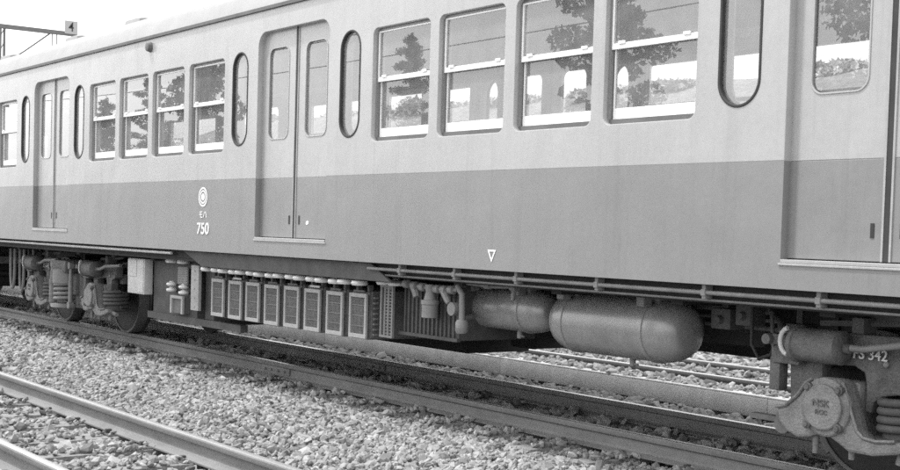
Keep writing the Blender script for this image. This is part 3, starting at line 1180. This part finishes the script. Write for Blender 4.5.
# equipment on the far side of the underframe, and the motor generator amidships
fe = MB()
fe.box(ux(-13.2), ux(-9.76), uy(1.85), uy(2.62), .22, 1.0, .02)
fe.box(ux(-9.70), ux(-7.75), uy(1.95), uy(2.62), .45, 1.0, .02)
fe.box(ux(-7.65), ux(-5.6), uy(1.9), uy(2.60), .50, 1.0, .02)
fe.box(ux(-9.42), ux(-9.12), uy(2.1), uy(2.58), .31, .46, .02)
part("far_side_equipment", fe.mesh("far_side_equipment", M["under"], 30), car)
mg = MB()
mg.lathe([(-.75, .16), (-.72, .24), (-.2, .26), (-.18, .30), (.3, .30), (.32, .24), (.6, .22), (.62, .12)], (ux(-9.6), uy(1.42), .78), 'x', 24)
part("motor_generator", mg.mesh("motor_generator", M["under"], 40), car)
mg2 = MB()
mg2.box(ux(-11.8), ux(-10.6), uy(.95), uy(1.8), .35, 1.0, .03)
part("compressor_case", mg2.mesh("compressor_case", M["under"], 30), car)
part("battery_case", MB().box(ux(-7.4), ux(-5.5), uy(1.0), uy(1.75), .67, 1.0, .03).mesh("battery_case", M["under"], 30), car)
part("gap_filler", MB().box(ux(-19.2), ux(-17.6), uy(1.1), uy(2.5), .35, 1.0, .03).mesh("gap_filler", M["under"], 30), car)  # plain dark box added to block the bright gap behind the cables
# cable loops at the left end
for k, (X, zl) in enumerate(((-18.52, .40), (-18.33, .36), (-18.14, .42))):
    hb = MB()
    pts = []
    for q in range(17):
        a = math.pi * q / 16
        pts.append((ux(X) - .09 * math.cos(a) + .02 * k, uy(.42) + .06 * k, .95 - (.95 - zl) * math.sin(a) ** .45))
    hb.tube(pts, .022, 8)
    part("cable_loop", hb.mesh("cable_loop", M["equip"], 60), car)


# ------------------------------------------------------------------ bogies (bogie coordinates: y=0 track centre, x=0 bogie centre)
def by(Y):
    return Y - YC


AX = 1.05
BXR = -3.45        # world X of the right bogie centre


def bx(X):
    return X - BXR


bg_ = MB()
# side frames, near and far (equaliser-style pressed plate with arches over the boxes and springs)
sp_ = [(bx(-4.965), .80), (bx(-4.945), .585), (bx(-4.88), .575), (bx(-4.86), .655), (bx(-4.83), .66)]
side = [(-1.50, .835), (-1.50, .70), (-1.46, .665), (-1.42, .66), (-1.405, .40), (-1.20, .40), (-1.19, .64), (-1.19, .672), (-.98, .685), (-.915, .655),
        (-.90, .60), (-.90, .445), (-.86, .44), (-.845, .50), (-.80, .535), (-.70, .555), (-.60, .545), (-.53, .48), (-.50, .30), (-.40, .26),
        (.40, .26), (.50, .30), (.53, .48), (.60, .66), (.75, .70), (.78, .66), (.79, .42), (.90, .42), (.915, .66), (1.18, .685), (1.205, .64),
        (1.22, .42), (1.345, .42), (1.36, .66), (1.50, .70), (1.50, .835), (1.2, .86), (.62, .86), (.50, .80), (.40, .74), (-.40, .74), (-.50, .80), (-.62, .868), (-1.2, .86)]
for s in (-1, 1):
    a, b = sorted((s * -by(.47), s * -by(.56)))
    bg_.prism(side, a, b, .012)
    a, b = sorted((s * -by(.455), s * -by(.47)))
# rim flanges following the lower edge, transom and bolster
bg_.box(-.30, .30, -1.0, 1.0, .42, .70, .03)
bg_.box(-.24, .24, -1.12, 1.12, .70, .86, .03)
for s in (-1, 1):
    bg_.box(s * 1.42 - .05, s * 1.42 + .05, -.86, .86, .62, .74, .01)
bg_.box(-1.5, 1.5, -.62, -.50, .60, .72)
bg_.box(-1.5, 1.5, .50, .62, .60, .72)
bogie = part("bogie", bg_.mesh("bogie", M["bogie"], 35), car, (ux(BXR), 0, 0))
# wheels and axles
wm = MB()
wm.lathe([(-.068, .30), (-.068, .385), (-.06, .43), (.0, .434), (.055, .437), (.058, .455), (.068, .462), (.080, .458), (.082, .385), (.05, .36), (.03, .30), (.02, .18), (.06, .14), (.10, .13), (.10, .09)][::1], (0, 0, 0), 'y', 48)
wmm = wm.mesh("wheel", M["wheel"], 30)
wr = MB()
wr.lathe([(-.071, .408), (-.074, .412), (-.072, .4335), (.052, .4395)], (0, 0, 0), 'y', 48, False)
wfaces = wr.mesh("tyre", M["rim"], 30)
for ax in (-AX, AX):
    for s in (-1, 1):
        wh = part("wheel", wmm, bogie, (ax, s * .572, .437), 0 if s < 0 else math.pi)
        part("tyre", wfaces, wh)
    am = MB()
    am.lathe([(-1.02, .06), (1.02, .06)], (ax, 0, .437), 'y', 16)
    part("axle", am.mesh("axle", M["wheel"], 40), bogie)
    mt = MB()
    mt.box(ax - .30 + (.30 if ax < 0 else -.30), ax + .30 + (.30 if ax < 0 else -.30), -.42, .42, .22, .72, .06)
    part("traction_motor", mt.mesh("traction_motor", M["under"], 35), bogie)
# axle boxes (shape from the photograph, axle centre at x=0)
A0 = BXR - AX
abp = [(-4.845, .418), (-4.78, .435), (-4.70, .501), (-4.64, .580), (-4.60, .604), (-4.556, .616), (-4.437, .617), (-4.398, .600), (-4.372, .545), (-4.335, .44), (-4.30, .355),
       (-4.256, .322), (-4.18, .314), (-4.06, .330), (-3.99, .325), (-3.98, .290), (-4.05, .262), (-4.20, .232), (-4.353, .232), (-4.42, .268), (-4.49, .300),
       (-4.56, .297), (-4.62, .275), (-4.70, .264), (-4.774, .290), (-4.83, .345)]
abp = [(x - A0, z) for x, z in abp]
for ax in (-AX, AX):
    for s in (-1, 1):
        b = MB()
        y0, y1 = by(.34), by(.62)
        b.prism(abp, y0, by(.45), .016)
        b.box(-.13, .13, by(.45), y1, .30, .60, .02)
        # raised ring and square flange of the bearing
        N = 4
        b.lathe([(by(.345), .165), (by(.325), .160), (by(.318), .150), (by(.318), .132)], (-.002, 0, .458), 'y', 36)
        me = b.mesh("axle_box", M["axle"], 35)
        if s > 0:
            ab = part("axle_box", me, bogie, (ax, 0, 0), math.pi)
            continue
        ab = part("axle_box", me, bogie, (ax, 0, 0))
        c = MB()
        c.lathe([(by(.325), .128), (by(.302), .126), (by(.296), .118), (by(.294), .0)], (-.006, 0, .458), 'y', 36)
        part("bearing_cover", c.mesh("bearing_cover", M["axle"], 35), ab)
        for q in range(4):
            a = R(45 + 90 * q)
            n_b = MB()
            n_b.lathe([(by(.326), .026), (by(.30), .026), (by(.296), .018), (by(.286), .016)], (-.002 + .146 * math.cos(a), 0, .458 + .146 * math.sin(a)), 'y', 8)
            n_b.box(-.002 + .108 * math.cos(a) - .016, -.002 + .108 * math.cos(a) + .016, by(.308), by(.300), .458 + .108 * math.sin(a) - .020, .458 + .108 * math.sin(a) + .020)
            part("cover_bolt", n_b.mesh("cover_bolt", M["bogie"], 35), ab)
        if ax < 0:
            part("bearing_lettering", text_mesh("NSK", .052, M["bogie"], .006, 1.15), ab, (-.006, by(.292), .480))
            part("bearing_lettering", text_mesh("RCC", .034, M["bogie"], .005, 1.2), ab, (-.002, by(.292), .432))
        for xx in (-.11, .13):
            pg = MB()
            pg.tube([(xx, by(.40), .30), (xx, by(.40), .185)], [.022, .017], 10)
            part("guide_pin", pg.mesh("guide_pin", M["axle"], 40), ab)
        # coil spring beside the box
        cs = MB()
        pts = []
        for k in range(16 * 4 + 1):
            a = 2 * math.pi * k / 16
            pts.append((.39 + .132 * math.cos(a), by(.50) + .132 * math.sin(a), .352 + .046 * k / 16))
        cs.tube(pts, .0232, 8)
        cs.lathe([(.30, .14), (.318, .158), (.33, .158), (.332, .118), (.52, .115), (.53, .03)], (.39, by(.50), 0), 'z', 24)
        part("coil_spring", cs.mesh("coil_spring", M["case"], 60), bogie, (ax, 0, 0))
# bolster spring and damper at the middle of the bogie (near side)
for s in (-1, 1):
    c = MB()
    y0 = s * 1.0
    pts = []
    for k in range(16 * 4 + 1):
        a = 2 * math.pi * k / 16
        pts.append((.15 * math.cos(a), y0 + .15 * math.sin(a), .33 + .058 * k / 16))
    c.tube(pts, .024, 8)
    c.lathe([(.26, .20), (.30, .20), (.31, .14)], (0, y0, 0), 'z', 24)
    c.lathe([(.56, .10), (.565, .185), (.74, .185), (.76, .16)], (0, y0, 0), 'z', 28)
    part("bolster_spring", c.mesh("bolster_spring", M["equip"], 50), bogie)
for xx in (-.33, .30):
    d = MB()
    r_ = .05 if xx < 0 else .028
    d.lathe([(.29, .03), (.30, r_), (.60, r_), (.605, r_ * .8), (.80, r_ * .6)], (xx, by(.36), 0), 'z', 16)
    d.lathe([(-.03, .045), (.03, .045)], (xx, by(.36), .80), 'y', 14)
    d.lathe([(-.03, .045), (.03, .045)], (xx, by(.36), .30), 'y', 14)
    part("damper", d.mesh("damper", M["axle"] if xx < 0 else M["equip"], 40), bogie)
# brake cylinders
for ax in (-AX, AX):
    c = MB()
    x0 = ax - (A0 + 0) + A0
    c.lathe([(-.285, .03), (-.285, .075), (-.262, .082), (-.25, .105), (-.225, .105), (-.22, .095), (.055, .095), (.06, .085), (.075, .06), (.075, .03), (.11, .028), (.115, .018)], (ax, by(.38), .785), 'x', 28)
    bc = part("brake_cylinder", c.mesh("brake_cylinder", M["bogie"], 40), bogie)
    h = MB()
    pts = []
    for k in range(9):
        a = R(100 + 160 * k / 8)
        pts.append((ax - .245 + .06 * math.cos(a), by(.30) - .0, .80 + .075 * math.sin(a)))
    h.tube(pts, .014, 8)
    part("clevis", h.mesh("clevis", M["pale"], 50), bc)
    k_ = MB()
    k_.box(ax - .45, ax - .28, by(.34), by(.46), .77, .83, .01)
    k_.box(ax - .45, ax - .25, by(.40), by(.50), .66, .77, .01)
    k_.lathe([(by(.30), .03), (by(.46), .03)], (ax - .41, 0, .80), 'y', 12)
    k_.box(ax - .475, ax - .40, by(.42), by(.5), .50, .70, .012)
    part("brake_lever", k_.mesh("brake_lever", M["bogie"], 35), bc)
    r_ = MB()
    r_.tube([(ax + .10, by(.38), .79), (ax + .20, by(.37), .792), (ax + .45, by(.34), .835), (ax + .9, by(.34), .86)], .020, 10)
    part("brake_rod", r_.mesh("brake_rod", M["equip"], 60), bc)
    # brake gear rod low beside the wheel
    g_ = MB()
    g_.box(ax - .62, ax - .36, by(.44), by(.50), .315, .345)
    g_.lathe([(by(.38), .055), (by(.52), .058)], (ax - .335, 0, .318), 'y', 18)
    g_.box(ax - .40, ax - .32, by(.40), by(.52), .27, .38, .01)
    part("brake_shoe_gear", g_.mesh("brake_shoe_gear", M["underm"], 40), bogie)
    sh = MB()
    pts = []
    for k in range(7):
        a = R(150 + 12 * k)
        pts.append((ax + .475 * math.cos(a), by(.86), .437 + .475 * math.sin(a)))
    sh.tube(pts, .03, 8)
    part("brake_shoe", sh.mesh("brake_shoe", M["underm"], 50), bogie)
    # sand pipe
    s_ = MB()
    s_.tube([(ax + .62, by(.42), .27), (ax + .50, by(.42), .285), (ax + .43, by(.42), .275), (ax + .415, by(.42), .20)], .024, 10)
    part("sand_pipe", s_.mesh("sand_pipe", M["axle"], 60), bogie)
lt = part("bogie_lettering", text_mesh("FS 342", .082, M["dimletter"], .006, 1.0), bogie, (bx(-4.318), by(.452), .757))

# raised rim on the casting, bolts along the frame, hoses
for ax in (-AX, AX):
    rm = MB()
    rm.tube([(abp[k][0] + ax - .012 * 0, by(.338), abp[k][1]) for k in range(0, 5)], .011, 6)
    part("casting_rim", rm.mesh("casting_rim", M["axle"], 60), bogie)
    rm = MB()
    rm.tube([(abp[k][0] + ax, by(.338), abp[k][1]) for k in range(7, 14)], .011, 6)
    part("casting_rim", rm.mesh("casting_rim", M["axle"], 60), bogie)
    hs = MB()
    hs.tube([(ax - .40, by(.40), .80), (ax - .47, by(.42), .70), (ax - .58, by(.45), .665), (ax - .68, by(.5), .74), (ax - .70, by(.52), .98)], .011, 6)
    part("brake_hose", hs.mesh("brake_hose", M["rubber"], 60), bogie)
    for dx in (-.30, -.14, .28, .44):
        part("frame_bolt", MB().lathe([(by(.475), .018), (by(.455), .018), (by(.45), .012)], (ax + dx, 0, .695 + .02 * (dx > 0)), 'y', 8).mesh("frame_bolt", M["axle"], 35), bogie)
    cb_ = MB()
    cb_.box(ax + .02, ax + .10, by(.5), by(.62), .83, .95, .01)
    cb_.tube([(ax - .22, by(.55), .90), (ax + .3, by(.6), .93), (ax + .5, by(.6), 1.0)], .018, 6)
    part("brake_pipe", cb_.mesh("brake_pipe", M["underm"], 50), bogie)
# second bogie: the same bogie at the other end
copy_tree(bogie, car).location = (-(ux(BXR)), 0, 0)

# neighbouring car: only its roof line shows past the left end, so the running gear is left out
skip = ("resistor_box", "air_tank", "switch_case", "valve_pipework", "air_filter", "lattice_frame", "insulator", "insulator_stack",
        "cable_loop", "motor_generator", "compressor_case", "fuse_panel", "relay_box", "cover_plate", "junction_box",
        "equipment_case", "pipe_cock", "equipment_beam", "car_number", "car_type_lettering", "round_emblem", "jacking_triangle", "white_sticker",
        "side_lamp", "bench_seat", "luggage_rack", "pipe_run", "valve_block")
c2 = copy_tree(car, None, skip)
c2.location = (XC - 20.0, YC, 0)
c2["label"] = "next train car, its pale roof and ventilator just showing past the left end"

# ================================================================== GANTRY WITH SIGN
gx = -40.0
gt = thing("overhead_gantry", "dark steel overhead line gantry rising behind the train roof", "gantry", (gx, 6.93, -.5))
b = MB()
for dy in (-.06, .06):
    b.box(-.045, .045, dy - .03, dy + .03, 0, 7.62)
for k in range(18):
    z = .2 + k * .42
    b.tube([(0, -.06, z), (0, .06, z + .3)], .012, 5)
part("post", b.mesh("post", M["steel"]), gt)
b = MB()
b.box(-.06, .06, -9.0, 2.30, 7.60, 7.73, .008)
part("beam", b.mesh("beam", M["steel"]), gt)
b = MB()
b.tube([(0, .05, 6.55), (0, .66, 6.98), (0, 1.45, 7.61)], .026, 8)
part("brace", b.mesh("brace", M["steel"], 60), gt)
b = MB()
for dy in (1.52, 1.66):
    b.tube([(0, dy, 7.6), (0, dy, 6.9)], .018, 6)
b.tube([(0, 1.5, 6.9), (0, 1.68, 6.9)], .03, 6)
part("hanger", b.mesh("hanger", M["steel"], 60), gt)
b = MB()
b.box(.07, .085, 1.88, 2.29, 7.655, 8.06, .004)
pl = part("number_plate", b.mesh("number_plate", M["plate"]), gt)
pl["label"] = "pale square plate with the figure 4"
tm = text_mesh("4", .40, M["black"], .006, .85)
part("plate_figure", tm, pl, (.088, 2.085, 7.86), R(90))


# overhead cables on two poles behind the camera, mirrored in the upper panes
up_ = thing("utility_line", "two sagging cables between wooden poles, mirrored thinly in the upper window panes", "utility line", (-30, -14.0, -.45))
for x in (-34.0, 38.0):
    b = MB()
    b.tube([(x, 0, 0), (x, 0, 8.2)], [.13, .09], 10)
    b.box(x - .05, x + .05, -.7, .7, 7.25, 7.37)
    part("pole", b.mesh("pole", M["bark"], 50), up_)
for dy, z, sag in ((-.5, 7.4, .75), (.5, 7.75, .62)):
    b = MB()
    b.tube([(-34 + 72 * k / 24, dy, z - sag * (1 - ((k - 12) / 12) ** 2)) for k in range(25)], .016, 5)
    part("cable", b.mesh("cable", M["black"], 60), up_)

# ================================================================== VEGETATION
def leaf_cloud(name, blobs, per, size, m, seed, flat=.6):
    """leaf clumps: small quads scattered through blobs (centre, radii)"""
    g = np.random.default_rng(seed)
    P, TN = [], []
    for (c, r), k in zip(blobs, per):
        d = g.normal(size=(k, 3))
        d /= np.linalg.norm(d, axis=1)[:, None]
        rad = g.uniform(.25, 1.0, k) ** .55
        P.append(np.array(c) + d * rad[:, None] * np.array(r))
        TN.append(np.full(k, g.uniform(.65, 1.45)) * g.uniform(.55, 1.6, k))
    P = np.concatenate(P)
    TN = np.concatenate(TN)
    n = len(P)
    u = g.normal(size=(n, 3))
    u /= np.linalg.norm(u, axis=1)[:, None]
    w_ = g.normal(size=(n, 3))
    v = np.cross(u, w_)
    v /= np.linalg.norm(v, axis=1)[:, None]
    s = size * g.uniform(.55, 1.4, n)[:, None]
    V = np.stack([P - u * s, P + v * s * flat, P + u * s, P - v * s * flat], 1).reshape(-1, 3)
    me = bpy.data.meshes.new(name)
    me.vertices.add(4 * n)
    me.vertices.foreach_set("co", V.ravel())
    me.loops.add(4 * n)
    me.loops.foreach_set("vertex_index", np.arange(4 * n, dtype=np.int32))
    me.polygons.add(n)
    me.polygons.foreach_set("loop_start", (np.arange(n) * 4).astype(np.int32))
    me.update(calc_edges=True)
    at = me.attributes.new("tone", 'FLOAT', 'POINT')
    at.data.foreach_set("value", np.repeat(TN, 4).astype(np.float32))
    me.materials.append(m)
    return me


def broadleaf(x, y, h, rx, z0, label, seed, n=16000, nb=64):
    g = random.Random(seed)
    t = thing("broadleaf_tree", label, "tree", (x, y, -.45), "trees behind the camera mirrored in the train windows")
    b = MB()
    b.tube([(0, 0, 0), (.05, .02, h * .3), (-.05, .05, h * .6), (.02, 0, h * .85)], [.26, .2, .13, .05], 10)
    for k in range(9):
        a = k * 2.4
        z = h * (.3 + .05 * k)
        L = rx * g.uniform(.4, .7) * (1 - .4 * k / 9)
        b.tube([(0, 0, z), (L * .5 * math.cos(a), L * .5 * math.sin(a), z + .4), (L * math.cos(a), L * math.sin(a), z + .9)], [.09, .06, .02], 6)
    part("trunk", b.mesh("trunk", M["bark"], 60), t)
    blobs = []
    for k in range(nb):
        f = (k + g.uniform(0, 1)) / nb
        z = z0 + (h - z0) * f
        rr = rx * math.sin(math.pi * min(.97, .22 + .76 * f)) ** .6
        a = k * 2.4 + g.uniform(-.5, .5)
        d = rr * g.uniform(.25, 1.0)
        s = rx * g.uniform(.16, .34)
        blobs.append(((d * math.cos(a), d * math.sin(a), z), (s * 1.2, s * 1.2, s * .8)))
    part("crown", leaf_cloud("crown", blobs, [n // nb] * nb, .072, M["leaf"], seed), t)
    return t


def pine(x, y, h, rx, z0, label, seed, n=16000):
    g = random.Random(seed)
    t = thing("pine_tree", label, "tree", (x, y, -.45), "trees behind the camera mirrored in the train windows")
    b = MB()
    b.tube([(0, 0, 0), (.04, 0, h * .5), (0, .03, h)], [.17, .1, .02], 10)
    blobs = []
    nl = 46
    for k in range(nl):
        f = (k + g.uniform(0, 1)) / nl
        z = z0 + (h - z0 - .1) * f
        rr = rx * (1 - f) ** .6 * g.uniform(.45, 1.15) + .10
        a = k * 2.4 + g.uniform(-.4, .4)
        rise = g.uniform(-.1, .35)
        e = (rr * math.cos(a), rr * math.sin(a), z + rise * rr)
        b.tube([(0, 0, z), e], [.03, .008], 5)
        for s in (.2, .45, .7, .92):
            q = .10 + .16 * rr * (1.15 - s * .7)
            blobs.append(((e[0] * s + g.uniform(-.06, .06), e[1] * s + g.uniform(-.06, .06), z + rise * rr * s + g.uniform(-.05, .1)), (q * 1.25, q * 1.25, q * g.uniform(.5, .9))))
    blobs.append(((0, 0, h - .1), (.08, .08, .3)))
    part("trunk", b.mesh("trunk", M["bark"], 60), t)
    k = n // len(blobs)
    part("crown", leaf_cloud("crown", blobs, [k] * len(blobs), .06, M["needle"], seed, .28), t)
    return t


pine(-29.0, -14.2, 6.95, 1.35, 1.6, "small ragged pine mirrored in the window right of the middle door", 3)
broadleaf(-21.35, -14.2, 9.8, 1.3, 1.4, "tall leafy tree mirrored in the two rightmost windows", 4)
broadleaf(-13.1, -14.4, 8.8, 2.5, 1.2, "dense leafy tree mirrored in the right hand door window", 5, 26000, 90)
pine(-49.8, -14.0, 6.6, 1.5, 1.6, "pine mirrored in the leftmost window of the left hand group of four", 6)
pine(-46.2, -14.3, 7.3, 1.6, 1.8, "pine mirrored in the second window of the left hand group of four", 7)
pine(-43.0, -14.6, 7.6, 1.3, 1.4, "spreading pine mirrored in the third window of the left hand group of four", 8)
broadleaf(-40.4, -13.6, 8.2, 1.35, 1.6, "leafy tree mirrored in the window left of the middle door", 9)


def bush(x, y, z, w_, h, label, seed):
    g = random.Random(seed)
    t = thing("bush", label, "bush", (x, y, z), "bushes along the top of the far bank")
    b = MB()
    for k in range(5):
        a = k * 1.3
        b.tube([(0, 0, -.3), (w_ * .25 * math.cos(a), w_ * .2 * math.sin(a), h * .4), (w_ * .4 * math.cos(a), w_ * .3 * math.sin(a), h * .75)], [.06, .04, .015], 5)
    part("stem", b.mesh("stem", M["bark"]), t)
    bl = []
    for k in range(14):
        a = g.uniform(0, 6.28)
        d = g.uniform(0, .5)
        bl.append(((w_ * d * math.cos(a), w_ * d * .7 * math.sin(a), h * g.uniform(.15, .75)), (w_ * .24, w_ * .22, h * .26)))
    part("foliage", leaf_cloud("foliage", bl, [150] * 14, .15, M["bush"], seed), t)


BL = [o + " bush on the bank top seen through the train windows" for o in ("leftmost low rounded", "second low", "third wide", "fourth low", "fifth rounded", "sixth small", "third small from the right,", "second from the right, low", "rightmost broad")]
for i, (X, wd, hh) in enumerate(((-66, 5, 1.6), (-58, 4, 1.2), (-51, 6, 1.5), (-44, 4, .9), (-38.5, 3.5, 1.0), (-34.5, 3, .8), (-27.4, 2.4, 1.0), (-24, 3, .9), (-19, 4, 1.4))):
    bush(X, 30.5, 6.9, wd * .8, hh * .5, BL[i], 40 + i)
